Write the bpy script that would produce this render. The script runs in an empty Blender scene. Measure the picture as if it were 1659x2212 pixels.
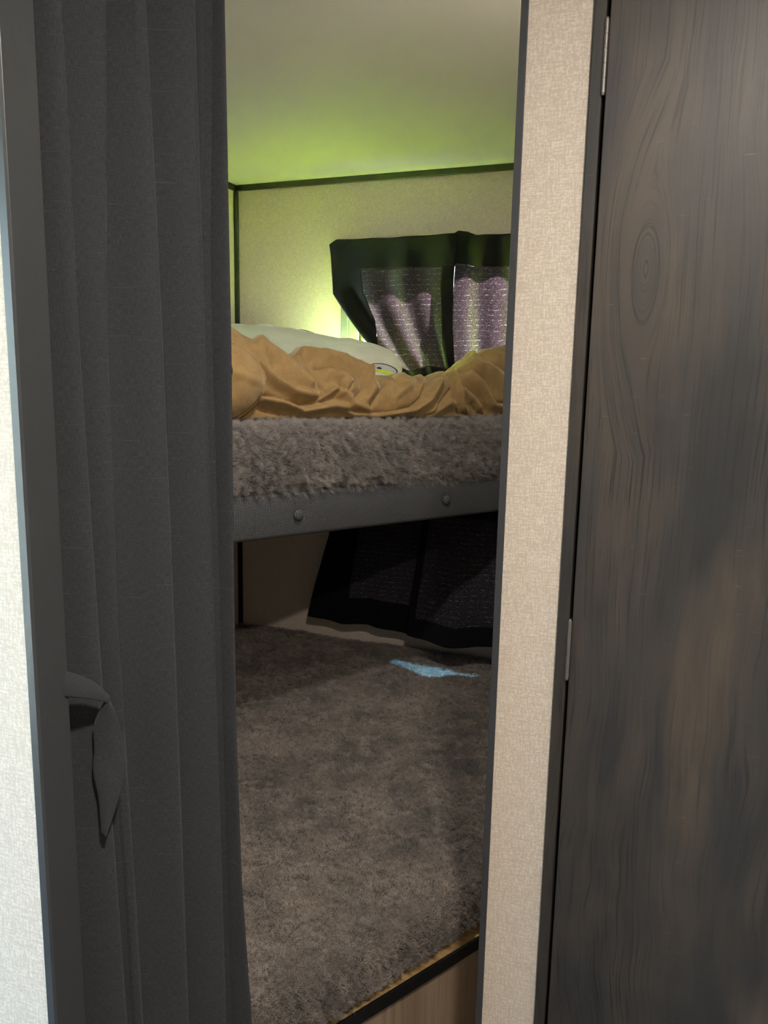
import bpy, bmesh, math, random
from mathutils import Vector, Matrix, noise

random.seed(7)
scene = bpy.context.scene
COL = scene.collection

# ------------------------------------------------------------------ camera
CAM_H = 1.35
F_PX, IMG_W, IMG_H = 1660.0, 1659.0, 2212.0
cam_data = bpy.data.cameras.new('camera')
cam_data.sensor_fit = 'VERTICAL'
cam_data.sensor_height = 36.0
cam_data.lens = F_PX / IMG_H * 36.0
cam_data.clip_start = 0.02
cam = bpy.data.objects.new('camera', cam_data)
COL.objects.link(cam)
cam.matrix_world = Matrix(((0.9362, -0.0764, 0.3431, 0.0),
                           (0.3510, 0.1486, -0.9245, 0.0),
                           (0.0196, 0.9859, 0.1659, CAM_H),
                           (0, 0, 0, 1)))
scene.camera = cam

# ------------------------------------------------------------------ view, world, sun
scene.view_settings.view_transform = 'Standard'
scene.view_settings.look = 'None'
scene.view_settings.gamma = 1.0
scene.view_settings.use_curve_mapping = False
scene.view_settings.exposure = 0.22
scene.cycles.max_bounces = 5
scene.cycles.diffuse_bounces = 3
scene.cycles.glossy_bounces = 2
scene.cycles.transmission_bounces = 3
scene.cycles.transparent_max_bounces = 6
scene.cycles.caustics_reflective = False
scene.cycles.caustics_refractive = False
scene.cycles.adaptive_threshold = 0.25

SUN_DIR = Vector((-0.62, -0.95, -1.20)).normalized()      # the way the light travels
world = bpy.data.worlds.new('world')
scene.world = world
world.use_nodes = True
wn = world.node_tree.nodes
wl = world.node_tree.links
wn.clear()
w_out = wn.new('ShaderNodeOutputWorld')
w_bg = wn.new('ShaderNodeBackground')
w_sky = wn.new('ShaderNodeTexSky')
w_sky.sky_type = 'NISHITA'
w_sky.sun_disc = False
w_sky.sun_elevation = math.asin(-SUN_DIR.z)
w_sky.sun_rotation = math.atan2(-SUN_DIR.x, -SUN_DIR.y)
w_bg.inputs['Strength'].default_value = 9.0
wl.new(w_sky.outputs[0], w_bg.inputs['Color'])
wl.new(w_bg.outputs[0], w_out.inputs['Surface'])

sun_d = bpy.data.lights.new('sun', 'SUN')
sun_d.energy = 3200.0
sun_d.color = (0.80, 0.93, 1.0)
sun_d.angle = math.radians(1.2)
sun = bpy.data.objects.new('sun', sun_d)
COL.objects.link(sun)
sun.rotation_euler = SUN_DIR.to_track_quat('-Z', 'Y').to_euler()

HALL_LAMP_W = 17.5
NOOK_LAMP_W = 7.5

# ------------------------------------------------------------------ frame of the angled front (u along it, v inwards)
ANG = math.radians(30.5)
U = Vector((math.sin(ANG), math.cos(ANG), 0))
V = Vector((-U.y, U.x, 0))
def LOC(u, v, z):
    return (U.x * u + V.x * v, U.y * u + V.y * v, z)

def lerp_table(tab, x):
    if x <= tab[0][0]: return tab[0][1]
    for (x0, y0), (x1, y1) in zip(tab, tab[1:]):
        if x <= x1:
            return y0 + (y1 - y0) * (x - x0) / (x1 - x0)
    return tab[-1][1]

def smooth(t):
    t = max(0.0, min(1.0, t))
    return t * t * (3 - 2 * t)

# ------------------------------------------------------------------ material helpers
class NT:
    def __init__(self, name):
        self.m = bpy.data.materials.new(name)
        self.m.use_nodes = True
        self.t = self.m.node_tree
        self.t.nodes.clear()
        self.out = self.t.nodes.new('ShaderNodeOutputMaterial')
    def n(self, kind, **kw):
        nd = self.t.nodes.new('ShaderNode' + kind)
        for k, val in kw.items():
            if k.startswith('_'):
                setattr(nd, k[1:], val)
            else:
                self.put(nd.inputs[k.replace('_', ' ')], val)
        return nd
    def put(self, sock, val):
        if isinstance(val, bpy.types.NodeSocket):
            self.t.links.new(val, sock)
        elif isinstance(val, (tuple, list)) and len(val) == 3 and sock.type == 'RGBA':
            sock.default_value = (*val, 1)
        else:
            sock.default_value = val
    def math(self, op, a, b=0.0, clamp=False):
        nd = self.t.nodes.new('ShaderNodeMath'); nd.operation = op; nd.use_clamp = clamp
        self.put(nd.inputs[0], a); self.put(nd.inputs[1], b)
        return nd.outputs[0]
    def mix(self, f, a, b, blend='MIX'):
        nd = self.t.nodes.new('ShaderNodeMix'); nd.data_type = 'RGBA'; nd.blend_type = blend
        self.put(nd.inputs[0], f); self.put(nd.inputs[6], a); self.put(nd.inputs[7], b)
        return nd.outputs[2]
    def ramp(self, f, stops):
        nd = self.t.nodes.new('ShaderNodeValToRGB')
        el = nd.color_ramp.elements
        while len(el) < len(stops): el.new(0.5)
        for e, (p, c) in zip(el, stops):
            e.position = p
            e.color = (*c, 1) if isinstance(c, (tuple, list)) else (c, c, c, 1)
        self.put(nd.inputs[0], f)
        return nd.outputs[0]
    def rng(self, f, a, b, c=0.0, d=1.0):
        nd = self.t.nodes.new('ShaderNodeMapRange')
        self.put(nd.inputs[0], f)
        for i, val in enumerate((a, b, c, d)): nd.inputs[i + 1].default_value = val
        return nd.outputs[0]
    def noise(self, vec, scale, detail=3.0, rough=0.55, dist=0.0):
        nd = self.t.nodes.new('ShaderNodeTexNoise')
        self.put(nd.inputs['Vector'], vec)
        nd.inputs['Scale'].default_value = scale
        nd.inputs['Detail'].default_value = detail
        nd.inputs['Roughness'].default_value = rough
        nd.inputs['Distortion'].default_value = dist
        return nd.outputs[0]
    def scaled(self, vec, s, loc=(0, 0, 0)):
        nd = self.t.nodes.new('ShaderNodeMapping')
        self.put(nd.inputs['Vector'], vec)
        nd.inputs['Scale'].default_value = s
        nd.inputs['Location'].default_value = loc
        return nd.outputs[0]
    def obj(self): return self.n('TexCoord').outputs['Object']
    def uv(self): return self.n('TexCoord').outputs['UV']
    def bump(self, h, strength, dist, normal=None):
        nd = self.t.nodes.new('ShaderNodeBump')
        nd.inputs['Strength'].default_value = strength
        nd.inputs['Distance'].default_value = dist
        self.put(nd.inputs['Height'], h)
        if normal is not None: self.put(nd.inputs['Normal'], normal)
        return nd.outputs[0]
    def bsdf(self, color, rough=0.6, spec=0.5, normal=None, metal=0.0, sheen=0.0, sheen_tint=(1, 1, 1), sheen_rough=0.5):
        nd = self.t.nodes.new('ShaderNodeBsdfPrincipled')
        self.put(nd.inputs['Base Color'], color)
        self.put(nd.inputs['Roughness'], rough)
        self.put(nd.inputs['Specular IOR Level'], spec)
        self.put(nd.inputs['Metallic'], metal)
        if sheen:
            self.put(nd.inputs['Sheen Weight'], sheen)
            self.put(nd.inputs['Sheen Tint'], sheen_tint)
            self.put(nd.inputs['Sheen Roughness'], sheen_rough)
        if normal is not None: self.put(nd.inputs['Normal'], normal)
        return nd.outputs[0]
    def done(self, shader):
        self.t.links.new(shader, self.out.inputs['Surface'])
        return self.m

def plain(name, color, rough=0.6, spec=0.4, metal=0.0):
    k = NT(name)
    nz = k.noise(k.obj(), 180.0, 1)
    c = k.mix(k.rng(nz, 0.3, 0.7, 0.0, 0.25), color, tuple(x * 0.72 for x in color))
    return k.done(k.bsdf(c, rough, spec, None, metal))

def linen_wall(name, base, thread):
    k = NT(name)
    sep = k.n('SeparateXYZ', Vector=k.obj())
    s = k.math('ADD', sep.outputs[0], sep.outputs[1])
    co = k.n('CombineXYZ', X=s, Y=sep.outputs[2], Z=0.0).outputs[0]
    co2 = co
    h1 = k.noise(k.scaled(co2, (60, 620, 1)), 1.0, 1.5, 0.6)
    v1 = k.noise(k.scaled(co2, (620, 60, 1)), 1.0, 1.5, 0.6)
    fine = k.noise(k.scaled(co2, (330, 330, 1)), 1.0, 0, 0.6)
    big = k.noise(k.scaled(co2, (28, 330, 1), (3, 1, 0)), 1.0, 0, 0.5)
    big2 = k.noise(k.scaled(co2, (330, 28, 1), (1, 7, 0)), 1.0, 0, 0.5)
    cross = k.math('ADD', k.rng(h1, 0.40, 0.66), k.rng(v1, 0.40, 0.66))
    cross = k.math('ADD', cross, k.rng(fine, 0.35, 0.7))
    lines = k.math('ADD', k.rng(big, 0.62, 0.70), k.rng(big2, 0.62, 0.70), True)
    tot = k.math('SUBTRACT', k.math('MULTIPLY', cross, 0.42), k.math('MULTIPLY', lines, 0.25))
    c = k.mix(k.rng(tot, 0.25, 0.95), thread, base)
    return k.done(k.bsdf(c, 0.62, 0.35))

def woven_fabric(name, base, dark, weave=1400.0, slub=0.32, sheen=0.10):
    k = NT(name)
    uv = k.uv()
    a = k.noise(k.scaled(uv, (weave * 0.12, weave, 1)), 1.0, 2, 0.6)
    b = k.noise(k.scaled(uv, (weave, weave * 0.10, 1)), 1.0, 2, 0.6)
    sl = k.noise(k.scaled(uv, (14, 420, 1)), 1.0, 2, 0.5)
    slm = k.rng(sl, 0.64, 0.80)
    tot = k.math('ADD', k.math('MULTIPLY', k.math('ADD', a, b), 0.5), k.math('MULTIPLY', slm, slub))
    c = k.mix(k.rng(tot, 0.35, 0.75), dark, base)
    return k.done(k.bsdf(c, 0.95, 0.15, k.bump(tot, 0.5, 0.0008), sheen=sheen, sheen_tint=(0.8, 0.85, 0.9), sheen_rough=0.5))

M = {}
M['linen'] = linen_wall('linen_wallpaper', (0.82, 0.73, 0.635), (0.63, 0.545, 0.455))
M['trim'] = plain('charcoal_trim', (0.050, 0.055, 0.062), 0.38, 0.5)
M['black_trim'] = plain('black_trim', (0.010, 0.011, 0.012), 0.5, 0.2)
M['window_black'] = plain('window_black', (0.010, 0.010, 0.011), 0.6, 0.25)
M['steel'] = plain('hinge_steel', (0.30, 0.29, 0.28), 0.36, 0.5, 0.9)
M['white'] = plain('white_plastic', (0.75, 0.74, 0.70), 0.5, 0.4)
M['curtain'] = woven_fabric('charcoal_curtain', (0.070, 0.074, 0.080), (0.032, 0.035, 0.040))
M['hem'] = woven_fabric('black_hem', (0.0065, 0.0065, 0.008), (0.003, 0.003, 0.004), 1400, 0.2, 0.02)

def mk_ceiling():
    k = NT('ceiling_vinyl')
    nz = k.noise(k.obj(), 3.0, 2)
    c = k.mix(k.rng(nz, 0.3, 0.7), (0.72, 0.71, 0.67), (0.76, 0.75, 0.71))
    return k.done(k.bsdf(c, 0.45, 0.4, None))
M['ceiling'] = mk_ceiling()

def mk_door(name, tone):
    k = NT(name)
    o = k.obj()
    sep = k.n('SeparateXYZ', Vector=o)
    s = k.math('ADD', sep.outputs[0], sep.outputs[1])
    co = k.n('CombineXYZ', X=s, Y=sep.outputs[2], Z=0.0).outputs[0]
    swirl = k.noise(k.scaled(co, (7.0, 3.2, 1), (4.2, 1.1, 0)), 1.0, 2, 0.5)
    amt = k.rng(k.noise(k.scaled(co, (2.5, 1.4, 1), (8, 2.3, 0)), 1.0, 1), 0.42, 0.68, 0.02, 0.13)
    off = k.math('MULTIPLY', k.math('SUBTRACT', swirl, 0.5), amt)
    KS, KZ = 0.952, 1.49          # a knot with cathedral grain around it
    dx = k.math('DIVIDE', k.math('SUBTRACT', s, KS), 0.030)
    dz = k.math('DIVIDE', k.math('SUBTRACT', sep.outputs[2], KZ), 0.115)
    rr = k.math('SQRT', k.math('ADD', k.math('MULTIPLY', dx, dx), k.math('MULTIPLY', dz, dz)))
    mask = k.rng(rr, 0.7, 2.0, 1.0, 0.0)
    bent = k.math('ADD', k.math('MULTIPLY', k.math('SUBTRACT', 1.0, mask), s), k.math('MULTIPLY', mask, k.math('ADD', k.math('MULTIPLY', rr, 0.028), KS)))
    gx = k.math('ADD', bent, off)
    gco = k.n('CombineXYZ', X=gx, Y=sep.outputs[2], Z=0.0).outputs[0]
    grain = k.noise(k.scaled(gco, (330, 5, 1)), 1.0, 4, 0.62)
    pores = k.noise(k.scaled(gco, (520, 11, 1), (5, 5, 0)), 1.0, 3, 0.7)
    broad = k.noise(k.scaled(gco, (17, 1.6, 1), (2, 9, 0)), 1.0, 3, 0.6)
    patch = k.noise(k.scaled(co, (9, 2.6, 1), (7, 3, 0)), 1.0, 3, 0.6)
    scratch = k.noise(k.scaled(co, (30, 240, 1), (1, 4, 0)), 1.0, 2, 0.6)
    warm = k.mix(k.rng(broad, 0.36, 0.64), tuple(x * tone for x in (0.036, 0.036, 0.037)), tuple(x * tone for x in (0.088, 0.069, 0.054)))
    cool = k.mix(k.rng(patch, 0.44, 0.66), warm, tuple(x * tone for x in (0.032, 0.032, 0.033)))
    gmask = k.rng(k.noise(k.scaled(co, (5, 1.3, 1), (3, 6, 0)), 1.0, 2), 0.36, 0.58, 0.22, 0.8)
    c = k.mix(k.math('MULTIPLY', k.rng(grain, 0.47, 0.36), gmask), cool, tuple(x * tone for x in (0.016, 0.015, 0.015)))
    c = k.mix(k.math('MULTIPLY', k.rng(pores, 0.43, 0.33), k.math('MULTIPLY', gmask, 0.7)), c, (0.012, 0.012, 0.012))
    c = k.mix(k.math('MULTIPLY', k.rng(scratch, 0.70, 0.78), 0.45), c, tuple(x * tone for x in (0.17, 0.15, 0.13)))
    return k.done(k.bsdf(c, 0.46, 0.42))
M['door'] = mk_door('charcoal_wood', 1.0)
M['frame_wood'] = mk_door('charcoal_wood_frame', 0.75)

def mk_light_wood():
    k = NT('light_wood')
    o = k.obj()
    g = k.noise(k.scaled(o, (60, 60, 2.2)), 1.0, 4, 0.6)
    b = k.noise(k.scaled(o, (11, 11, 0.8)), 1.0, 2, 0.6)
    c = k.mix(k.rng(b, 0.35, 0.65), (0.30, 0.215, 0.145), (0.42, 0.32, 0.235))
    c = k.mix(k.rng(g, 0.5, 0.35, 0, 0.6), c, (0.20, 0.14, 0.095))
    return k.done(k.bsdf(c, 0.5, 0.35))
M['light_wood'] = mk_light_wood()

def mk_ply():
    k = NT('bare_plywood')
    g = k.noise(k.scaled(k.obj(), (22, 90, 40)), 1.0, 4, 0.6)
    return k.done(k.bsdf(k.mix(k.rng(g, 0.35, 0.65), (0.62, 0.40, 0.17), (0.42, 0.26, 0.10)), 0.7, 0.3))
M['ply'] = mk_ply()

def mk_floor():
    k = NT('floor_vinyl')
    o = k.obj()
    g = k.noise(k.scaled(o, (70, 4, 1)), 1.0, 4, 0.6)
    return k.done(k.bsdf(k.mix(k.rng(g, 0.3, 0.7), (0.13, 0.10, 0.075), (0.24, 0.19, 0.145)), 0.4, 0.4))
M['floor'] = mk_floor()

def mk_rail():
    k = NT('woven_vinyl')
    uv = k.uv()
    sep = k.n('SeparateXYZ', Vector=uv)
    wx = k.math('SINE', k.math('MULTIPLY', sep.outputs[0], 2 * math.pi / 0.0092))
    wy = k.math('SINE', k.math('MULTIPLY', sep.outputs[1], 2 * math.pi / 0.0072))
    basket = k.math('MULTIPLY', wx, wy)
    gx = k.math('ABSOLUTE', wx); gy = k.math('ABSOLUTE', wy)
    groove = k.math('MINIMUM', k.rng(gx, 0.0, 0.5), k.rng(gy, 0.0, 0.5))
    h = k.math('ADD', k.math('MULTIPLY', groove, 0.7), k.math('MULTIPLY', k.math('ABSOLUTE', basket), 0.3))
    fl = k.noise(k.scaled(uv, (260, 260, 1)), 1.0, 2)
    h2 = k.math('MULTIPLY', h, k.rng(fl, 0.2, 0.8, 0.6, 1.1))
    c = k.mix(h2, (0.008, 0.009, 0.010), (0.150, 0.156, 0.166))
    return k.done(k.bsdf(c, 0.5, 0.4, k.bump(h2, 0.9, 0.0014)))
M['rail'] = mk_rail()

def mk_plush(name, base, dark):
    k = NT(name)
    a = k.noise(k.obj(), 24.0, 2, 0.6)
    return k.done(k.bsdf(k.mix(k.rng(a, 0.35, 0.65), dark, base), 0.95, 0.1))
M['plush'] = mk_plush('grey_plush', (0.130, 0.112, 0.100), (0.062, 0.056, 0.054))
M['plush_low'] = mk_plush('grey_plush_flat', (0.140, 0.118, 0.102), (0.060, 0.056, 0.052))

def mk_fur(name, base, dark, tip, sc):
    k = NT(name)
    o = k.obj()
    a = k.noise(o, 7.0 * sc, 2, 0.6)
    b = k.noise(k.scaled(o, (1, 1, 1), (3, 8, 1)), 34.0 * sc, 2, 0.65)
    hi = k.n('HairInfo')
    c = k.mix(k.rng(a, 0.36, 0.62), dark, base)
    c = k.mix(k.rng(b, 0.48, 0.72, 0, 0.75), c, tip)
    c = k.mix(k.math('MULTIPLY', hi.outputs['Random'], 0.35), c, tip)
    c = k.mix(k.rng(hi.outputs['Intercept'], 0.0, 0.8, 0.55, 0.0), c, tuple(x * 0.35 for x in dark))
    return k.done(k.bsdf(c, 0.6, 0.35, sheen=0.3))
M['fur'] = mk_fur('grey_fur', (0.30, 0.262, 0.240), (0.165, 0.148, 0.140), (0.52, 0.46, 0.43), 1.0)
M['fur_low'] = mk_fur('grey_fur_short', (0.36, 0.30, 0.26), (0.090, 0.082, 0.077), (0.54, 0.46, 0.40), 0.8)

def mk_blanket():
    k = NT('tan_fleece')
    o = k.obj()
    n1 = k.noise(o, 30.0, 3, 0.6)
    n2 = k.noise(k.scaled(o, (1, 1, 1.6)), 420.0, 3, 0.7)
    c = k.mix(k.rng(n1, 0.35, 0.65), (0.24, 0.145, 0.056), (0.32, 0.20, 0.084))
    c = k.mix(k.rng(n2, 0.35, 0.7, 0, 0.45), c, (0.46, 0.31, 0.15))
    return k.done(k.bsdf(c, 0.95, 0.1, k.bump(n2, 0.45, 0.002), sheen=0.55, sheen_tint=(1.0, 0.86, 0.62), sheen_rough=0.4))
M['blanket'] = mk_blanket()

def mk_cotton(name, base, sheen=0.1, transl=0.0):
    k = NT(name)
    o = k.obj()
    wr = k.noise(k.scaled(o, (9, 9, 22)), 1.0, 3, 0.55, 0.5)
    we = k.noise(o, 900.0, 2)
    c = k.mix(k.rng(wr, 0.3, 0.7), tuple(x * 0.9 for x in base), base)
    b = k.bsdf(c, 0.85, 0.2, k.bump(k.math('ADD', k.math('MULTIPLY', wr, 1.0), k.math('MULTIPLY', we, 0.05)), 0.35, 0.02), sheen=sheen)
    return k.done(b)
M['pillow'] = mk_cotton('pale_cotton', (0.70, 0.70, 0.60))
M['lime'] = mk_cotton('lime_cotton', (0.64, 0.80, 0.05))
M['leather'] = plain('brown_leather', (0.10, 0.045, 0.03), 0.5)
M['print_grey'] = plain('print_grey', (0.55, 0.56, 0.56), 0.8)
M['print_dark'] = plain('print_dark', (0.03, 0.03, 0.05), 0.8)

def mk_tweed():
    k = NT('tweed_sheer')
    uv = k.uv()
    sep = k.n('SeparateXYZ', Vector=uv)
    wob = k.noise(k.scaled(uv, (12, 12, 1)), 1.0, 2)
    vy = k.math('ADD', sep.outputs[1], k.math('MULTIPLY', wob, 0.016))
    row = k.math('ABSOLUTE', k.math('SINE', k.math('MULTIPLY', vy, math.pi / 0.0165)))
    rowm = k.rng(row, 0.20, 0.06)
    dash = k.noise(k.scaled(uv, (70, 30, 1)), 1.0, 3, 0.7)
    rowd = k.math('MULTIPLY', rowm, k.rng(dash, 0.48, 0.66))
    f1 = k.noise(k.scaled(uv, (330, 520, 1)), 1.0, 3, 0.7)
    fl = k.rng(f1, 0.56, 0.70)
    warp_ = k.noise(k.scaled(uv, (520, 90, 1)), 1.0, 2, 0.6)
    fl2 = k.math('MULTIPLY', k.rng(warp_, 0.55, 0.75), 0.35)
    light = k.math('MAXIMUM', k.math('MAXIMUM', rowd, k.math('MULTIPLY', fl, 0.85)), fl2)
    col = k.mix(light, (0.014, 0.012, 0.018), (0.26, 0.245, 0.27))
    tcol = k.mix(light, (0.22, 0.135, 0.150), (0.95, 0.90, 0.90))
    dif = k.bsdf(col, 0.95, 0.1, k.bump(f1, 0.4, 0.001))
    tr = k.n('BsdfTranslucent', Color=tcol).outputs[0]
    m1 = k.n('MixShader', Fac=0.06)
    k.t.links.new(dif, m1.inputs[1]); k.t.links.new(tr, m1.inputs[2])
    tp = k.n('BsdfTransparent').outputs[0]
    m2 = k.n('MixShader', Fac=k.math('MULTIPLY', light, 0.028))
    k.t.links.new(m1.outputs[0], m2.inputs[1]); k.t.links.new(tp, m2.inputs[2])
    return k.done(m2.outputs[0])
M['tweed'] = mk_tweed()

def mk_glass(name='window_glass', tint=(0.93, 0.96, 0.95)):
    k = NT(name)
    fr = 0.05
    tp = k.n('BsdfTransparent', Color=tint).outputs[0]
    gl = k.n('BsdfGlossy', Color=(1, 1, 1), Roughness=0.02).outputs[0]
    m = k.n('MixShader', Fac=fr)
    k.t.links.new(tp, m.inputs[1]); k.t.links.new(gl, m.inputs[2])
    return k.done(m.outputs[0])
M['glass'] = mk_glass()
M['glass_hall'] = mk_glass('hall_glass', (0.50, 0.52, 0.52))
M['glass_side'] = mk_glass('side_glass', (0.22, 0.25, 0.20))
M['glass_tinted'] = mk_glass('tinted_glass', (0.038, 0.058, 0.068))  # dark tint added to cut the sun reaching the lower mattress

def mk_lamp(col, strength):
    k = NT('lamp_diffuser')
    return k.done(k.n('Emission', Color=col, Strength=strength).outputs[0])

def mk_grass():
    k = NT('lawn')
    n = k.noise(k.obj(), 2.0, 5, 0.6)
    return k.done(k.bsdf(k.mix(k.rng(n, 0.3, 0.7), (0.024, 0.023, 0.020), (0.038, 0.035, 0.031)), 0.9, 0.1))
M['grass'] = mk_grass()

# ------------------------------------------------------------------ mesh helpers
class MB:
    def __init__(self):
        self.v = []; self.f = []; self.uv = {}
    def box(self, x0, x1, y0, y1, z0, z1):
        return self.prism([(x0, y0), (x1, y0), (x1, y1), (x0, y1)], z0, z1)
    def prism(self, pts, z0, z1):
        n = len(pts); b = len(self.v)
        area = sum(p[0] * q[1] - q[0] * p[1] for p, q in zip(pts, pts[1:] + pts[:1]))
        if area < 0: pts = pts[::-1]
        self.v += [(x, y, z0) for x, y in pts] + [(x, y, z1) for x, y in pts]
        self.f.append(tuple(b + i for i in reversed(range(n))))
        self.f.append(tuple(b + n + i for i in range(n)))
        for i in range(n):
            j = (i + 1) % n
            self.f.append((b + i, b + j, b + n + j, b + n + i))
        return self
    def lbox(self, u0, u1, v0, v1, z0, z1):
        return self.prism([LOC(u, v, 0)[:2] for u, v in ((u0, v0), (u1, v0), (u1, v1), (u0, v1))], z0, z1)
    def lathe(self, c, axis, prof, seg=20):
        axis = Vector(axis).normalized()
        a = axis.orthogonal().normalized(); bb = axis.cross(a)
        base = len(self.v); c = Vector(c)
        for d, r in prof:
            for i in range(seg):
                t = 2 * math.pi * i / seg
                self.v.append(tuple(c + axis * d + (a * math.cos(t) + bb * math.sin(t)) * r))
        for k in range(len(prof) - 1):
            for i in range(seg):
                j = (i + 1) % seg
                self.f.append((base + k * seg + i, base + k * seg + j, base + (k + 1) * seg + j, base + (k + 1) * seg + i))
        self.f.append(tuple(base + i for i in reversed(range(seg))))
        self.f.append(tuple(base + (len(prof) - 1) * seg + i for i in range(seg)))
        return self
    def grid(self, rows, uvf=None, close=False):
        b = len(self.v); nr = len(rows); nc = len(rows[0])
        for r in rows: self.v += [tuple(p) for p in r]
        for i in range(nr - 1):
            for j in range(nc - (0 if close else 1)):
                j2 = (j + 1) % nc
                self.f.append((b + i * nc + j, b + i * nc + j2, b + (i + 1) * nc + j2, b + (i + 1) * nc + j))
        if uvf:
            for i in range(nr):
                for j in range(nc): self.uv[b + i * nc + j] = uvf[i][j]
        return self
    def build(self, name, mat, parent=None, bevel=0.0, seg=2, smooth_=False, solid=0.0):
        me = bpy.data.meshes.new(name)
        me.from_pydata(self.v, [], self.f)
        me.update()
        if self.uv:
            lay = me.uv_layers.new(name='UVMap')
            for lp in me.loops:
                lay.data[lp.index].uv = self.uv.get(lp.vertex_index, (0, 0))
        me.materials.append(mat)
        o = bpy.data.objects.new(name, me)
        COL.objects.link(o)
        if parent is not None: o.parent = parent
        if smooth_:
            for p in me.polygons: p.use_smooth = True
        if solid:
            md = o.modifiers.new('thickness', 'SOLIDIFY'); md.thickness = solid; md.offset = 0.0
        if bevel:
            md = o.modifiers.new('bevel', 'BEVEL'); md.width = bevel; md.segments = seg
            md.limit_method = 'ANGLE'; md.angle_limit = math.radians(40)
        return o

def structure(o, label=None, category=None):
    o['kind'] = 'structure'
    if label: o['label'] = label
    if category: o['category'] = category
    return o

def tag(o, label, category, group=None):
    o['label'] = label; o['category'] = category
    if group: o['group'] = group
    return o

def empty(name, loc=(0, 0, 0)):
    # parts are modelled in world coordinates, so the parent keeps an identity transform for them
    o = bpy.data.objects.new(name, None)
    COL.objects.link(o)
    o.empty_display_size = 0.05
    o.location = loc
    return o

def adopt(parent, o):
    o.parent = parent
    o.matrix_parent_inverse = Matrix.Translation(-Vector(parent.location))
    return o

# ------------------------------------------------------------------ the shell
CEIL = 2.05
XL = -1.57            # inner face of the outer left wall
YB = 2.59             # inner face of the window wall
Y_NL, X_NL = 0.55, -0.5625      # near-left partition: face and end
Y_NR, X_NR = 1.00, -0.2065      # near-right wall: face and end
XP = -0.165           # inner partition between bunks and washroom
XR, YR = 1.35, -1.75  # hall limits

structure(MB().box(XL - 0.05, XR + 0.05, YR - 0.05, YB + 0.05, -0.04, 0.0).build('floor', M['floor']), 'brown wood-look vinyl floor of the hall', 'floor')
structure(MB().box(XL - 0.05, XR + 0.05, YR - 0.05, YB + 0.05, CEIL, CEIL + 0.04).build('ceiling', M['ceiling']), 'smooth pale ceiling above the bunks, tinted lime by the light', 'ceiling')

# window wall with two window openings
W1 = (-1.075, -0.33, 1.30, 1.795)
W2 = (-1.075, -0.33, 0.66, 0.925)
mb = MB()
mb.box(XL - 0.05, W1[0], YB, YB + 0.05, 0, CEIL)
mb.box(W1[1], XR + 0.05, YB, YB + 0.05, 0, CEIL)
mb.box(W1[0], W1[1], YB, YB + 0.05, 0, W2[2])
mb.box(W1[0], W1[1], YB, YB + 0.05, W2[3], W1[2])
mb.box(W1[0], W1[1], YB, YB + 0.05, W1[3], CEIL)
structure(mb.build('wall_back', M['linen']), 'linen-textured beige wall with the curtained bunk windows', 'wall')

# outer left wall with openings for the added hall and side windows
HW = (-0.75, 0.49, 0.45, 1.75)
mb = MB()
mb.box(XL - 0.05, XL, YR, HW[0], 0, CEIL)
SW = (1.30, 1.98, 1.30, 1.76)
mb.box(XL - 0.05, XL, HW[1], SW[0], 0, CEIL)
mb.box(XL - 0.05, XL, SW[1], YB, 0, CEIL)
mb.box(XL - 0.05, XL, SW[0], SW[1], 0, SW[2])
mb.box(XL - 0.05, XL, SW[0], SW[1], SW[3], CEIL)
mb.box(XL - 0.05, XL, HW[0], HW[1], 0, HW[2])
mb.box(XL - 0.05, XL, HW[0], HW[1], HW[3], CEIL)
structure(mb.build('wall_left', M['linen']), 'linen-textured beige side wall meeting the window wall in the corner', 'wall')

structure(MB().box(XL, X_NL - 0.0005, Y_NL, Y_NL + 0.0375, 0, CEIL).build('wall_near_left', M['linen']), 'bright cream textured wall at the far left edge, beside the dark post', 'wall')
DX0, DX1 = -0.1220, 0.56      # door opening with its frame
mb = MB()
mb.box(X_NR + 0.0005, DX0, Y_NR, Y_NR + 0.0375, 0, CEIL)
mb.box(DX0, DX1, Y_NR, Y_NR + 0.0375, 1.93, CEIL)
mb.box(DX1, XR, Y_NR, Y_NR + 0.0375, 0, CEIL)
structure(mb.build('wall_near_right', M['linen']), 'narrow cream linen-textured wall strip between bunk opening and wooden door', 'wall')
structure(MB().box(XP - 0.02, XP + 0.012, Y_NR + 0.0375, YB, 0, CEIL).build('wall_inner', M['linen']), 'partition behind the cream strip, at the right end of the bunks', 'wall')
structure(MB().box(XR, XR + 0.05, YR, YB, 0, CEIL).build('wall_right', M['linen']), 'hall side wall to the right, out of view', 'wall')
structure(MB().box(XL - 0.05, XR + 0.05, YR - 0.05, YR, 0, CEIL).build('wall_rear', M['linen']), 'hall wall behind the viewer', 'wall')

# trims
def trim(n, mb, mat, label, bevel=0.0015):
    return structure(mb.build('trim_%d' % n, mat, bevel=bevel), label, 'trim')
trim(1, MB().box(XL + 0.018, XP - 0.02, YB - 0.012, YB, CEIL - 0.020, CEIL), M['black_trim'], 'black strip where the window wall meets the ceiling')
trim(2, MB().box(XL, XL + 0.012, 0.60, YB, CEIL - 0.020, CEIL), M['black_trim'], 'black strip where the side wall meets the ceiling')
trim(3, MB().box(XL, XL + 0.016, YB - 0.012, YB, 0.32, CEIL - 0.020), M['black_trim'], 'black upright strip in the far corner of the bunk room')
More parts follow.
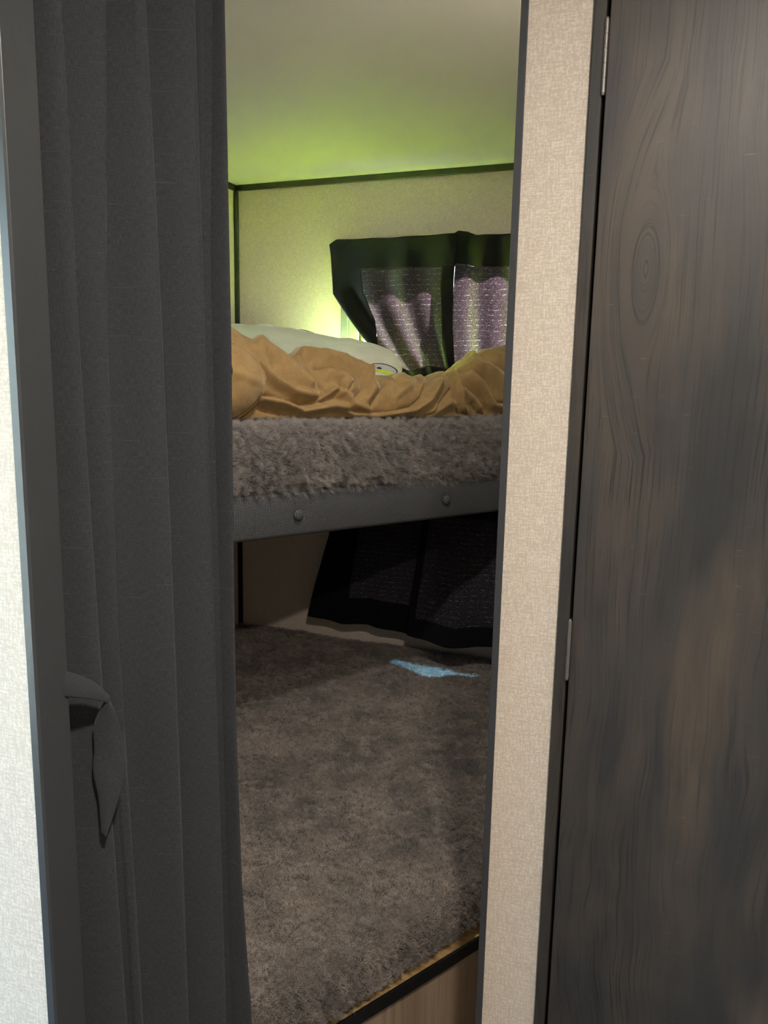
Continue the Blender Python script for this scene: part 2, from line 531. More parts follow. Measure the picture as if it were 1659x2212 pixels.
# L-shaped edge trims of the opening
mb = MB().prism([(X_NL - 0.0090, Y_NL - 0.0025), (X_NL, Y_NL - 0.0025), (X_NL + 0.0025, Y_NL - 0.0005), (X_NL + 0.0025, Y_NL + 0.0385), (X_NL, Y_NL + 0.0385), (X_NL, Y_NL), (X_NL - 0.0090, Y_NL)], 0, CEIL)
trim(4, mb, M['trim'], 'dark grey post trim at the left edge of the opening, beside the charcoal curtain', 0.0006)
mb = MB().prism([(X_NR - 0.0020, Y_NR - 0.0025), (X_NR + 0.0075, Y_NR - 0.0025), (X_NR + 0.0075, Y_NR), (X_NR, Y_NR), (X_NR, Y_NR + 0.0385), (X_NR - 0.0020, Y_NR + 0.0385)], 0, CEIL)
trim(5, mb, M['trim'], 'thin dark grey edge trim along the cream wall strip, right of the bunks', 0.0006)

# ------------------------------------------------------------------ windows of the bunk room
def window(n, rect, label, glass):
    x0, x1, z0, z1 = rect
    root = empty('window_%d' % n, ((x0 + x1) / 2, YB, z0))
    structure(root, label, 'window')
    e = 0.062
    mb = MB()
    mb.box(x0 - e, x0 + 0.006, YB - 0.010, YB, z0 - 0.03, z1 + 0.018)
    mb.box(x1 - 0.006, x1 + e, YB - 0.010, YB, z0 - 0.03, z1 + 0.03)
    mb.box(x0 + 0.006, x1 - 0.006, YB - 0.010, YB, z0 - 0.03, z0 + 0.006)
    mb.box(x0 + 0.006, x1 - 0.006, YB - 0.010, YB, z1 - 0.006, z1 + 0.03)
    adopt(root, mb.build('window_frame', M['window_black'], bevel=0.002))
    lb = MB()
    lb.box(x0, x0 + 0.004, YB, YB + 0.05, z0, z1)
    lb.box(x1 - 0.004, x1, YB, YB + 0.05, z0, z1)
    lb.box(x0 + 0.004, x1 - 0.004, YB, YB + 0.05, z0, z0 + 0.004)
    lb.box(x0 + 0.004, x1 - 0.004, YB, YB + 0.05, z1 - 0.004, z1)
    adopt(root, lb.build('frame_lining', M['window_black']))
    x0 += 0.004; x1 -= 0.004; z0 += 0.004; z1 -= 0.004
    xm = (x0 + x1) / 2
    for a, b in ((x0, xm), (xm, x1)):
        sb = MB()
        sb.box(a, a + 0.014, YB + 0.012, YB + 0.034, z0, z1)
        sb.box(b - 0.014, b, YB + 0.012, YB + 0.034, z0, z1)
        sb.box(a + 0.014, b - 0.014, YB + 0.012, YB + 0.034, z0, z0 + 0.014)
        sb.box(a + 0.014, b - 0.014, YB + 0.012, YB + 0.034, z1 - 0.014, z1)
        sash = adopt(root, sb.build('sash', M['window_black'], bevel=0.0015))
        pane = MB().box(a + 0.014, b - 0.014, YB + 0.021, YB + 0.025, z0 + 0.014, z1 - 0.014).build('pane', glass)
        pane.parent = sash
    tr = MB().box(x0 - 0.040, x0 - 0.034, YB - 0.0125, YB - 0.0095, z0 - 0.01, z1 + 0.01)
    adopt(root, tr.build('screen_track', M['trim']))
    return root
window(1, W1, 'black framed window behind the upper curtain, bare at its lower left', M['glass'])
window(2, W2, 'black framed window hidden behind the lower curtain', M['glass_tinted'])

def added_window(n, R_, label, glass):
    root = structure(empty('window_%d' % n, (XL, (R_[0] + R_[1]) / 2, R_[2])), label, 'window')
    mb = MB()
    for a, b, c, d in ((R_[0], R_[0] + 0.03, R_[2], R_[3]), (R_[1] - 0.03, R_[1], R_[2], R_[3]), (R_[0] + 0.03, R_[1] - 0.03, R_[2], R_[2] + 0.03), (R_[0] + 0.03, R_[1] - 0.03, R_[3] - 0.03, R_[3])):
        mb.box(XL - 0.04, XL + 0.004, a, b, c, d)
    adopt(root, mb.build('window_frame', M['window_black'], bevel=0.002))
    adopt(root, MB().box(XL - 0.028, XL - 0.024, R_[0] + 0.03, R_[1] - 0.03, R_[2] + 0.03, R_[3] - 0.03).build('pane', glass))
    pd = bpy.data.lights.new('window_portal', 'AREA')
    pd.shape = 'RECTANGLE'; pd.size = R_[3] - R_[2]; pd.size_y = R_[1] - R_[0]
    pd.cycles.is_portal = True
    po = bpy.data.objects.new('window_portal', pd)
    COL.objects.link(po)
    po.location = (XL - 0.06, (R_[0] + R_[1]) / 2, (R_[2] + R_[3]) / 2)
    po.rotation_euler = (0, math.radians(-90), 0)
    adopt(root, po)
added_window(3, HW, 'added hall window that lights the near left wall, out of view', M['glass_hall'])  # unseen window, added to throw daylight on the near left wall
added_window(4, SW, 'added side window brightening the upper bunk, hidden behind the charcoal curtain', M['glass_side'])  # unseen window, added as fill light for the upper bunk

g = MB().box(-30, 30, -30, 30, -0.62, -0.60).build('ground', M['grass'])
structure(g, 'sunlit lawn outside the windows', 'ground')

# ------------------------------------------------------------------ door with frame and hinges
door = structure(empty('door_1', (DX0, Y_NR, 0)), 'dark charcoal-brown wood-grain door at the right edge of the photo', 'door')
mb = MB()
mb.box(DX0, DX0 + 0.0150, Y_NR - 0.009, Y_NR + 0.040, 0, 1.93)
mb.box(DX1 - 0.0150, DX1, Y_NR - 0.009, Y_NR + 0.040, 0, 1.93)
mb.box(DX0 + 0.0150, DX1 - 0.0150, Y_NR - 0.009, Y_NR + 0.040, 1.915, 1.93)
adopt(door, mb.build('door_frame', M['frame_wood'], bevel=0.0012))
adopt(door, MB().box(DX0 + 0.0182, DX1 - 0.0182, Y_NR - 0.004, Y_NR + 0.024, 0.012, 1.912).build('door_panel', M['door'], bevel=0.0012))
adopt(door, MB().box(DX0 + 0.0150, DX1 - 0.0150, Y_NR + 0.030, Y_NR + 0.040, 0.0, 1.915).build('door_stop', M['black_trim']))
for zc in (1.727, 1.0096, 0.29):
    hx = DX0 + 0.0162
    h = MB()
    prof = []
    for a in range(5):
        z0 = -0.0395 + a * 0.0158
        prof += [(z0, 0.0024), (z0 + 0.0004, 0.0029), (z0 + 0.0152, 0.0029), (z0 + 0.0156, 0.0024)]
    h.lathe((hx, Y_NR - 0.0105, zc), (0, 0, 1), prof, 14)
    hinge = adopt(door, h.build('hinge', M['steel'], smooth_=False))
    lf = MB()
    lf.box(hx - 0.0012, hx + 0.0000, Y_NR - 0.0100, Y_NR + 0.020, zc - 0.038, zc + 0.038)
    leaf = lf.build('hinge_leaf', M['steel']); leaf.parent = hinge
    pin = MB().lathe((hx, Y_NR - 0.0105, zc), (0, 0, 1), [(-0.0420, 0.0018), (-0.0396, 0.0026), (0.0396, 0.0026), (0.0420, 0.0018)], 12).build('hinge_pin', M['steel'])
    pin.parent = hinge
kn = MB().lathe((DX1 - 0.07, Y_NR - 0.004, 0.95), (0, -1, 0), [(0, 0.024), (0.006, 0.024), (0.008, 0.010), (0.03, 0.010), (0.036, 0.022), (0.05, 0.024), (0.056, 0.016)], 20)
adopt(door, kn.build('door_knob', M['steel'], smooth_=True))

# ------------------------------------------------------------------ lamps
def ceiling_lamp(x, y, watts, col, label, r=0.055, size=0.09):
    root = empty('ceiling_light', (x, y, CEIL))
    tag(root, label, 'lamp')
    mb = MB().lathe((x, y, CEIL), (0, 0, -1), [(0, r + 0.012), (0.006, r + 0.012), (0.012, r + 0.004), (0.010, r - 0.001), (0.006, r - 0.002)], 32)
    adopt(root, mb.build('lamp_ring', M['white'], smooth_=True))
    mb = MB().lathe((x, y, CEIL), (0, 0, -1), [(0.0062, r - 0.003), (0.009, r - 0.003), (0.0105, r - 0.012)], 32)
    adopt(root, mb.build('lamp_diffuser', mk_lamp(col, watts * 2.0)))
    ld = bpy.data.lights.new('lamp_light', 'AREA')
    ld.shape = 'DISK'; ld.size = size; ld.energy = watts; ld.color = col
    lo = bpy.data.objects.new('lamp_light', ld)
    COL.objects.link(lo)
    lo.location = (x, y, CEIL - 0.016)
    adopt(root, lo)
    return root
ceiling_lamp(0.147, 0.03, HALL_LAMP_W, (1.0, 0.90, 0.79), 'round ceiling lamp in the hall above the viewer')
ceiling_lamp(-0.47, 1.30, NOOK_LAMP_W, (1.0, 0.96, 0.90), 'round ceiling lamp between curtain and upper bunk')

# ------------------------------------------------------------------ lower bunk
def wall_clip_poly(vf, xr, y0):
    """plan of a bunk: angled front at v=vf, against the side and window walls"""
    ua = (y0 - 0.5075 * vf) / 0.8616
    pa = LOC(ua, vf, 0)[:2]
    ub = (xr + 0.8616 * vf) / 0.5075
    pb = LOC(ub, vf, 0)[:2]
    return pa, pb

LB_V = 0.905
pa, pb = wall_clip_poly(LB_V, XP - 0.022, 0.60)
low_poly = [(XL + 0.002, 0.60), pa, pb, (XP - 0.022, YB - 0.002), (XL + 0.002, YB - 0.002)]
bunk = tag(empty('lower_bunk', (-0.9, 1.6, 0)), 'lower bunk base with a light wood front panel and black edge strip', 'bunk bed')
u_a = pa[0] * U.x + pa[1] * U.y; u_b = pb[0] * U.x + pb[1] * U.y
adopt(bunk, MB().prism(low_poly, 0.285, 0.300).build('bed_board', M['ply']))
mb = MB().lbox(u_a + 0.01, u_b - 0.012, LB_V + 0.004, LB_V + 0.022, 0.0, 0.280)
adopt(bunk, mb.build('front_panel', M['light_wood']))
mb = MB().lbox(u_a + 0.005, u_b - 0.006, LB_V - 0.006, LB_V - 0.0005, 0.276, 0.302)
adopt(bunk, mb.build('edge_strip', M['black_trim'], bevel=0.0015))

# ------------------------------------------------------------------ upper bunk
RV = 1.62
RU0, RU1 = 0.35, 2.045
kx, ky = LOC(RU0, RV, 0)[:2]
up_poly = [(XL + 0.002, ky), (kx, ky), LOC(RU1, RV, 0)[:2], (LOC(RU1, RV, 0)[0] , YB - 0.014), (XL + 0.002, YB - 0.014)]
ub = tag(empty('upper_bunk', (-1.2, 2.0, 0.97)), 'upper bunk with a padded charcoal woven-vinyl front rail and two buttons', 'bunk bed')
adopt(ub, MB().prism([(XL + 0.002, ky + 0.03), (kx, ky + 0.03), LOC(RU1 - 0.03, RV + 0.03, 0)[:2], (LOC(RU1 - 0.03, RV + 0.03, 0)[0], YB - 0.02), (XL + 0.002, YB - 0.02)], 1.040, 1.070).build('bed_board', M['ply']))
# padded rail: softly rounded cross-section swept along u
rows = []; uvs = []
prof = []
zb, zt = 0.962, 1.079
for a in range(0, 25):
    t = a / 24.0
    if t < 0.15:
        q = t / 0.15 * math.pi / 2
        prof.append((0.016 - 0.016 * math.sin(q), zb + 0.010 - 0.010 * math.cos(q)))
    elif t > 0.85:
        q = (t - 0.85) / 0.15 * math.pi / 2
        prof.append((0.016 - 0.016 * math.cos(q), zt - 0.010 + 0.010 * math.sin(q)))
    else:
        s = (t - 0.15) / 0.7
        prof.append((-0.004 * math.sin(math.pi * s), zb + 0.010 + (zt - zb - 0.020) * s))
prof = [(0.028, zb)] + prof + [(0.028, zt)]
NU = 240
BUT = [(1.0373, 1.017), (1.5495, 1.0145)]
for i in range(NU + 1):
    uu = RU0 + (RU1 - RU0) * i / NU
    drop = -0.006 * (uu - 0.85)          # the rail sags a little to the right
    r = []; q = []; run = 0.0; last = None
    for dv, z in prof:
        dent = 0.0
        for bu, bz in BUT:
            d = math.hypot(uu - bu, z + drop - bz)
            dent += 0.0050 * math.exp(-(d / 0.020) ** 2)
        wob = 0.0008 * noise.noise(Vector((uu * 14, z * 30, 3)))
        if last is not None: run += math.hypot(dv - last[0], z - last[1])
        last = (dv, z)
        r.append(LOC(uu, RV + dv + (dent if dv < 0.015 else 0) + wob, z + drop)); q.append((uu, run))
    rows.append(r); uvs.append(q)
adopt(ub, MB().grid(rows, uvs).build('rail', M['rail'], smooth_=True))
adopt(ub, MB().prism([(XL + 0.002, ky - 0.02), (kx - 0.004, ky - 0.02), (kx - 0.004, ky), (XL + 0.002, ky)], zb, zt).build('end_rail', M['rail'], bevel=0.005))
for bu, bz in BUT:
    c = LOC(bu, RV - 0.001, bz)
    pr = [(0.0, 0.0135), (0.004, 0.0140)] + [(0.004 + 0.0085 * math.sin(a * math.pi / 16), 0.0140 * math.cos(a * math.pi / 16)) for a in range(1, 8)] + [(0.0126, 0.0012)]
    bm_ = MB()
    bm_.lathe(c, tuple(-V), pr, 24)
    for idx, p in enumerate(bm_.v): bm_.uv[idx] = (p[0] * 0.5 + p[1] * 0.9, p[2])
    adopt(ub, bm_.build('button', M['rail'], smooth_=True))

# ------------------------------------------------------------------ mattresses
def offset_poly(poly, d):
    """inset a convex polygon given counter-clockwise or clockwise"""
    n = len(poly)
    area = sum(p[0] * q[1] - q[0] * p[1] for p, q in zip(poly, poly[1:] + poly[:1]))
    sg = 1 if area > 0 else -1
    lines = []
    for i in range(n):
        p, q = Vector((*poly[i], 0)), Vector((*poly[(i + 1) % n], 0))
        e = (q - p).normalized()
        nn = Vector((-e.y, e.x, 0)) * sg
        lines.append((p + nn * d, e))
    out = []
    for i in range(n):
        p, e = lines[i - 1]; q, f = lines[i]
        den = e.x * f.y - e.y * f.x
        t = ((q.x - p.x) * f.y - (q.y - p.y) * f.x) / den
        out.append((p.x + e.x * t, p.y + e.y * t))
    return out

def inside_dist(poly, x, y):
    n = len(poly)
    area = sum(p[0] * q[1] - q[0] * p[1] for p, q in zip(poly, poly[1:] + poly[:1]))
    sg = 1 if area > 0 else -1
    best = 1e9
    for i in range(n):
        p, q = poly[i], poly[(i + 1) % n]
        ex, ey = q[0] - p[0], q[1] - p[1]
        L = math.hypot(ex, ey)
        best = min(best, ((x - p[0]) * -ey + (y - p[1]) * ex) * sg / L)
    return best

def rounded_ring(poly, rad, step):
    """outline of a convex polygon with rounded corners, sampled evenly"""
    n = len(poly); pts = []
    for i in range(n):
        a, b, c = Vector(poly[i - 1]), Vector(poly[i]), Vector(poly[(i + 1) % n])
        r = rad[i] if isinstance(rad, (list, tuple)) else rad
        e1 = (a - b).normalized(); e2 = (c - b).normalized()
        p1, p2 = b + e1 * r, b + e2 * r
        for k in range(9):
            t = k / 8.0
            pts.append(p1 * (1 - t) ** 2 + b * 2 * t * (1 - t) + p2 * t * t)
    dense = []
    m = len(pts)
    for i in range(m):
        p, q = pts[i], pts[(i + 1) % m]
        k = max(1, int((q - p).length / step))
        for j in range(k): dense.append(p.lerp(q, j / k))
    return dense

def mattress(name, poly, rad, z0, z1, edge_r, mat, crown, fold, step=0.012):
    ring = rounded_ring(poly, rad, step)
    c = sum((Vector(p) for p in poly), Vector((0, 0))) / len(poly)
    rows = []
    H = z1 - z0
    prof = [(0.030, 0.0), (0.008, 0.010), (0.0, 0.025)]
    for k in range(1, 10): prof.append((0.0, 0.025 + (H - 0.025 - edge_r) * k / 10))
    for k in range(0, 9):
        a = k / 8 * math.pi / 2
        prof.append((edge_r * (1 - math.cos(a)), H - edge_r + edge_r * math.sin(a)))
    n_in = 60
    rads = [edge_r + 0.01]
    for d, h in prof:
        r = []
        for p in ring:
            dirv = (c - p)
            L = dirv.length
            q = p + dirv / L * d
            x, y, z = q.x, q.y, z0 + h
            dx, dy, dz = fold(x, y, z, h / H, 0.0)
            r.append((x + dx, y + dy, z + dz))
        rows.append(r)
    for k in range(1, n_in):
        f = (k / n_in) ** 1.15
        r = []
        for p in ring:
            dirv = (c - p); L = dirv.length
            d = edge_r + (L - edge_r) * f
            q = p + dirv / L * d
            z = z1 + crown * smooth(min(1.0, d / 0.25))
            dx, dy, dz = fold(q.x, q.y, z, 1.0, d)
            r.append((q.x + dx, q.y + dy, z + dz))
        rows.append(r)
    mb = MB().grid([list(r) for r in rows], close=True)
    b = len(mb.v); nc = len(ring)
    last = (len(rows) - 1) * nc
    mb.v.append((c.x, c.y, sum(p[2] for p in rows[-1]) / nc))
    for j in range(nc): mb.f.append((last + j, last + (j + 1) % nc, b))
    mb.f.append(tuple(reversed(range(nc))))
    return mb.build(name, mat, smooth_=True)

def fold_up(x, y, z, s, d):
    n1 = noise.noise(Vector((x * 7, y * 7, z * 9)))
    n2 = noise.noise(Vector((x * 24, y * 24, z * 30)))
    n3 = noise.noise(Vector((x * 75, y * 75, z * 75)))
    a = 0.006 * n1 + 0.0035 * n2 + 0.0016 * n3
    return (-V.x * a * 0.8, -V.y * a * 0.8, 0.006 * n1 * s + 0.003 * n2 + 0.0012 * n3)
pm = LOC(RU1 - 0.03, RV - 0.004, 0)[:2]
up_m = [(XL + 0.006, ky + 0.012), (kx + 0.0, ky + 0.002), pm, (pm[0], YB - 0.022), (XL + 0.006, YB - 0.022)]
m1 = mattress('upper_mattress', up_m, [0.03, 0.10, 0.05, 0.02, 0.03], 1.0835, 1.236, 0.040, M['plush'], 0.010, fold_up)
def fur(o, mat, weight, count, child, length, seed, rough1, clump, root=0.5):
    vg = o.vertex_groups.new(name='fur')
    for vt_ in o.data.vertices:
        w = weight(vt_.co)
        if w > 0: vg.add([vt_.index], w, 'REPLACE')
    o.data.materials.append(mat)
    md = o.modifiers.new('fur', 'PARTICLE_SYSTEM')
    ps = md.particle_system
    ps.seed = seed
    st = ps.settings
    st.type = 'HAIR'
    st.count = count
    st.hair_step = 4
    st.use_advanced_hair = True
    st.emit_from = 'FACE'
    st.use_emit_random = True
    st.distribution = 'RAND'
    st.hair_length = length
    st.normal_factor = length * 0.55
    st.tangent_factor = length * 0.25
    st.tangent_phase = 0.3
    st.factor_random = length * 0.55
    st.object_align_factor = (U.x * length * 0.35, U.y * length * 0.35, -0.3 * length)
    st.child_type = 'INTERPOLATED'
    st.child_percent = 1
    st.rendered_child_count = child
    st.child_length = 1.0
    st.clump_factor = clump
    st.clump_shape = 0.2
    st.roughness_1 = rough1
    st.roughness_1_size = 0.35
    st.roughness_2 = 0.012
    st.roughness_2_size = 0.4
    st.root_radius = root
    st.tip_radius = 0.15
    st.radius_scale = 0.001
    st.display_step = 3
    st.render_step = 3
    st.material = 2
    ps.vertex_group_density = 'fur'
def w_up(co):
    u_, v_ = co.x * U.x + co.y * U.y, co.x * V.x + co.y * V.y
    return 1.0 if 0.72 < u_ < 1.95 and v_ < 1.86 else 0.0
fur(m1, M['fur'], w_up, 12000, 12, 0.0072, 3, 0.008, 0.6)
tag(m1, 'mattress in a shaggy grey-brown plush cover on the upper bunk', 'mattress')

def fold_low(x, y, z, s, d):
    u_ = x * U.x + y * U.y; v_ = x * V.x + y * V.y
    n1 = noise.noise(Vector((x * 3.2, y * 3.2, 1)))
    n2 = noise.noise(Vector((x * 9, y * 9, 5)))
    n3 = noise.noise(Vector((x * 28, y * 28, z * 20)))
    dz = (0.010 * n1 + 0.005 * n2 + 0.0022 * n3) * s
    # gathered tuck near the front right corner and a seam ridge along the front
    for (ua, va, ub_, vb, w, a) in ((1.02, 1.02, 1.20, 1.20, 0.012, -0.012), (1.06, 1.00, 1.24, 1.18, 0.014, 0.010),
                                    (0.98, 1.06, 1.30, 1.34, 0.020, 0.008), (0.70, 1.20, 0.86, 1.42, 0.022, 0.007),
                                    (0.62, 1.30, 0.72, 1.50, 0.02, 0.006)):
        ex, ey = ub_ - ua, vb - va
        L2 = ex * ex + ey * ey
        t = max(0, min(1, ((u_ - ua) * ex + (v_ - va) * ey) / L2))
        dd = math.hypot(u_ - ua - ex * t, v_ - va - ey * t)
        dz += a * math.exp(-(dd / w) ** 2) * s
    out = 0.004 * n2 + 0.002 * n3
    if d == 0.0: out += 0.008 * math.exp(-((s - 0.30 - 0.06 * n1) / 0.10) ** 2)
    return (-V.x * out, -V.y * out, dz)
pa2, pb2 = wall_clip_poly(LB_V - 0.022, XP - 0.035, 0.615)
_, pb2 = wall_clip_poly(LB_V + 0.022, XP - 0.035, 0.615)
low_m = [(XL + 0.008, 0.615), pa2, pb2, (XP - 0.035, YB - 0.012), (XL + 0.008, YB - 0.012)]
m2 = mattress('lower_mattress', low_m, [0.03, 0.12, 0.16, 0.02, 0.02], 0.302, 0.400, 0.050, M['plush_low'], 0.004, fold_low)
def w_low(co):
    u_, v_ = co.x * U.x + co.y * U.y, co.x * V.x + co.y * V.y
    return 1.0 if u_ > 0.25 and co.z > 0.32 else 0.0
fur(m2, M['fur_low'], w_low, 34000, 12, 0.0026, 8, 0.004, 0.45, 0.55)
tag(m2, 'flat mattress in a dark grey-brown plush cover on the lower bunk', 'mattress')

# ------------------------------------------------------------------ tan blanket
SIL = [(440,690,908.0,0.8500,1.7480,0.9200,1.8800,1.5020),(470,700,908.0,0.8838,1.7457,0.9541,1.8757,1.4923),(495,706,908.0,0.9112,1.7375,0.9819,1.8652,1.4864),(520,722,907.6,0.9429,1.7365,1.0138,1.8619,1.469),(560,740,907.0,0.9949,1.7349,1.0664,1.8565,1.4498),(590,757,906.6,1.0351,1.7336,1.107,1.8524,1.4306),(620,768,906.2,1.0762,1.7323,1.1486,1.8483,1.4185),(645,762,905.8,1.1113,1.7312,1.184,1.8449,1.4273),(690,766,905.1,1.1763,1.7291,1.2495,1.8387,1.4246),(737,773,904.6,1.2442,1.7231,1.3179,1.8283,1.4179),(770,790,904.3,1.2928,1.7181,1.367,1.8202,1.3971),(800,808,904.0,1.3381,1.7134,1.4129,1.8127,1.3743),(830,812,903.7,1.3844,1.7086,1.4594,1.8051,1.3699),(845,810,903.6,1.408,1.7062,1.4829,1.8013,1.3731),(870,806,903.3,1.4479,1.702,1.5226,1.7948,1.3795),(892,819,903.1,1.4837,1.6983,1.5589,1.7891,1.3623),(905,807,902.9,1.5056,1.6967,1.58,1.786,1.3794),(920,815,902.7,1.5323,1.696,1.6062,1.783,1.3688),(935,806,902.5,1.5594,1.6952,1.6318,1.78,1.382),(955,800,902.2,1.5961,1.6942,1.6667,1.776,1.3913),(970,803,901.9,1.6242,1.6935,1.6938,1.773,1.3878),(985,790,901.7,1.6526,1.6927,1.7201,1.7699,1.407),(1010,770,901.3,1.7009,1.6914,1.7647,1.7649,1.4371),(1022,757,901.1,1.7245,1.6907,1.786,1.7624,1.4566),(1030,764,901.0,1.7404,1.6903,1.8016,1.7608,1.447),(1045,752,900.8,1.7706,1.6895,1.8291,1.7577,1.4655),(1070,746,900.4,1.8219,1.6881,1.8769,1.7526,1.4762),(1100,747,900.0,1.8831,1.6844,1.930,1.744,1.4771),(1125,750,900.0,1.915,1.672,1.952,1.728,1.470)]
T = [[(r[0], r[k]) for r in SIL] for k in range(8)]
CREASE = [  # polylines in the blanket's own cloth coordinates, width, depth
    ([(554,852),(574,853),(609,863),(643,873),(663,868),(695,848)], 4, 0.014),
    ([(744,885),(787,890),(836,888),(883,876),(903,853),(910,824)], 4, 0.014),
    ([(571,765),(579,790),(574,805)], 5, 0.010),
    ([(640,772),(668,809),(678,828),(695,848)], 5, 0.013),
    ([(673,794),(712,794),(737,801),(762,818),(752,828),(740,848)], 4, 0.014),
    ([(824,831),(806,851),(794,878)], 6, 0.010),
    ([(963,838),(954,853),(936,887),(921,898)], 4, 0.013),
    ([(960,806),(968,835),(977,865),(988,891),(1003,896)], 4, 0.013),
    ([(983,817),(1001,838),(1028,858),(1046,885)], 5, 0.012),
    ([(974,799),(1001,800),(1019,808),(1037,827),(1055,856),(1064,867),(1092,867)], 4, 0.016),
    ([(1028,764),(1046,773),(1057,788),(1095,806)], 4, 0.012),
    ([(1012,871),(1028,889),(1044,898)], 5, 0.010),
    ([(557,880),(600,893),(612,902)], 4, 0.012),
    ([(846,812),(850,835),(840,850)], 6, 0.007), ([(892,820),(888,835)], 5, 0.008), ([(920,816),(916,830)], 5, 0.008),
    ([(770,815),(775,840),(760,862)], 6, 0.008), ([(728,833),(720,848),(705,858)], 5, 0.008),
]
RIDGE = [
    ([(552,796),(589,828),(628,848),(678,860),(712,843),(737,853),(752,872),(787,884)], 9, 0.016),
    ([(559,862),(614,872),(648,888),(712,876),(737,880),(757,895),(811,899),(885,886),(915,866),(935,830)], 8, 0.016),
    ([(560,745),(595,775),(628,806),(660,830)], 13, 0.014),
    ([(643,768),(693,773),(737,782),(769,797),(791,812)], 8, 0.016),
    ([(700,805),(735,815),(745,835)], 12, 0.010),
    ([(787,818),(799,838),(784,863)], 9, 0.011),
    ([(850,850),(880,830),(895,822)], 10, 0.009),
    ([(970,808),(978,840),(992,878),(1003,890)], 6, 0.012),
    ([(1000,812),(1030,838),(1056,872),(1090,884)], 10, 0.014),
    ([(1010,790),(1050,806),(1095,840)], 12, 0.012),
    ([(990,845),(1010,860),(1030,880)], 9, 0.010),
    ([(930,890),(960,870),(972,872)], 9, 0.010),
]
def seg_dist(px, py, poly):
    best = 1e9
    for (x0, y0), (x1, y1) in zip(poly, poly[1:]):
        ex, ey = x1 - x0, y1 - y0
        t = max(0, min(1, ((px - x0) * ex + (py - y0) * ey) / (ex * ex + ey * ey + 1e-9)))
        best = min(best, math.hypot(px - x0 - ex * t, py - y0 - ey * t))
    return best
def bounds(poly, w):
    return min(p[0] for p in poly) - 3 * w, max(p[0] for p in poly) + 3 * w, min(p[1] for p in poly) - 3 * w, max(p[1] for p in poly) + 3 * w
FEAT = [(p, w, -a, bounds(p, w), True) for p, w, a in CREASE] + [(p, w, a, bounds(p, w), False) for p, w, a in RIDGE]

BED_Z = 1.247
rows = []
NS, NTT = 340, 130
for i in range(NS + 1):
    px = 440 + (1125 - 440) * i / NS
    uf, vf = lerp_table(T[3], px), lerp_table(T[4], px)
    ut, vt, zt_ = lerp_table(T[5], px), lerp_table(T[6], px), lerp_table(T[7], px)
    yt, yb = lerp_table(T[1], px), lerp_table(T[2], px)
    depth = lerp_table([(440, 0.15), (700, 0.06), (800, 0.05), (880, 0.09), (950, 0.10), (1125, 0.05)], px)
    hh = zt_ - BED_Z
    row = []
    for j in range(NTT + 1):
        t = j / NTT
        if t < 0.6:                       # front face and up to the crest
            a = t / 0.6 * math.pi / 2
            f = math.sin(a) ** 0.9
            b = 1 - math.cos(a)
            q = Vector(LOC(uf + (ut - uf) * b, vf + (vt - vf) * b - 0.020 * math.sin(2 * a), BED_Z + hh * f))
            py = yb + (yt - yb) * f
            nrm = (Vector((-V.x, -V.y, 0)) * math.cos(a * 0.85) + Vector((0, 0, 1)) * math.sin(a * 0.85)).normalized()
        else:                             # back, down to the bed
            a = (t - 0.6) / 0.4 * math.pi / 2
            q = Vector(LOC(ut, vt + depth * math.sin(a), BED_Z + hh * (math.cos(a) ** 0.8 if a < 1.57 else 0)))
            py = yt - 90 * (t - 0.6)
            nrm = (Vector((V.x, V.y, 0)) * math.sin(a) + Vector((0, 0, 1)) * math.cos(a)).normalized()
        d = 0.0
        for poly, w, amp, bb, sharp in FEAT:
            if bb[0] < px < bb[1] and bb[2] < py < bb[3]:
                dd = seg_dist(px, py, poly)
                d += amp * (1.35 * math.exp(-dd / (w * 0.8)) if sharp else 1.7 * math.exp(-(dd / w) ** 2))
        fade = smooth(t / 0.06) * smooth((1 - t) / 0.08)
        d += 0.006 * noise.noise(q * 9) + 0.003 * noise.noise(q * 26) + 0.0012 * noise.noise(q * 70)
        q = q + nrm * d * (0.25 + 0.75 * fade)
        if q.y > 2.528: q.y = 2.528
        if q.z < BED_Z + 0.006: q.z = BED_Z + 0.006
        row.append(tuple(q))
    rows.append(row)
first = [Vector(p) for p in rows[0]]
for k in range(1, 8):
    t = k / 7
    rows.insert(0, [tuple(Vector((p.x, p.y, BED_Z + 0.006 + (p.z - BED_Z - 0.006) * math.sqrt(max(0.0, 1 - t * t)))) - U * 0.10 * math.sin(t * math.pi / 2)) for p in first])
mb = MB().grid(rows)
blanket = tag(empty('blanket', LOC(1.4, 1.75, BED_Z)), 'tan fleece blanket crumpled in a heap along the upper mattress', 'blanket')
bl_o = adopt(blanket, mb.build('blanket_cloth', M['blanket'], smooth_=True))
# turned-back corner at the left end: a curled double layer with a stitched edge
rows = []; hem_pts = []
FL = []
outline = [(474,748),(500,752),(527,770),(546,792),(555,818),(552,845),(538,868),(517,887),(490,903),(470,905)]
def cloth_pt(px, py, out):
    px_ = max(440, min(1125, px))
    uf, vf = lerp_table(T[3], px_), lerp_table(T[4], px_)
    ut, vt, zt_ = lerp_table(T[5], px_), lerp_table(T[6], px_), lerp_table(T[7], px_)
    yt, yb = lerp_table(T[1], px_), lerp_table(T[2], px_)
    f = max(0.0, min(1.0, (yb - py) / (yb - yt)))
    a = math.asin(f ** (1 / 0.9))
    b = 1 - math.cos(a)
    return Vector(LOC(uf + (ut - uf) * b, vf + (vt - vf) * b - 0.020 * math.sin(2 * a) - out, BED_Z + (zt_ - BED_Z) * f))
dens = []
for (p0, p1) in zip(outline, outline[1:]):
    for k in range(8): dens.append((p0[0] + (p1[0] - p0[0]) * k / 8, p0[1] + (p1[1] - p0[1]) * k / 8))
dens.append(outline[-1])
cx_, cy_ = 468, 830
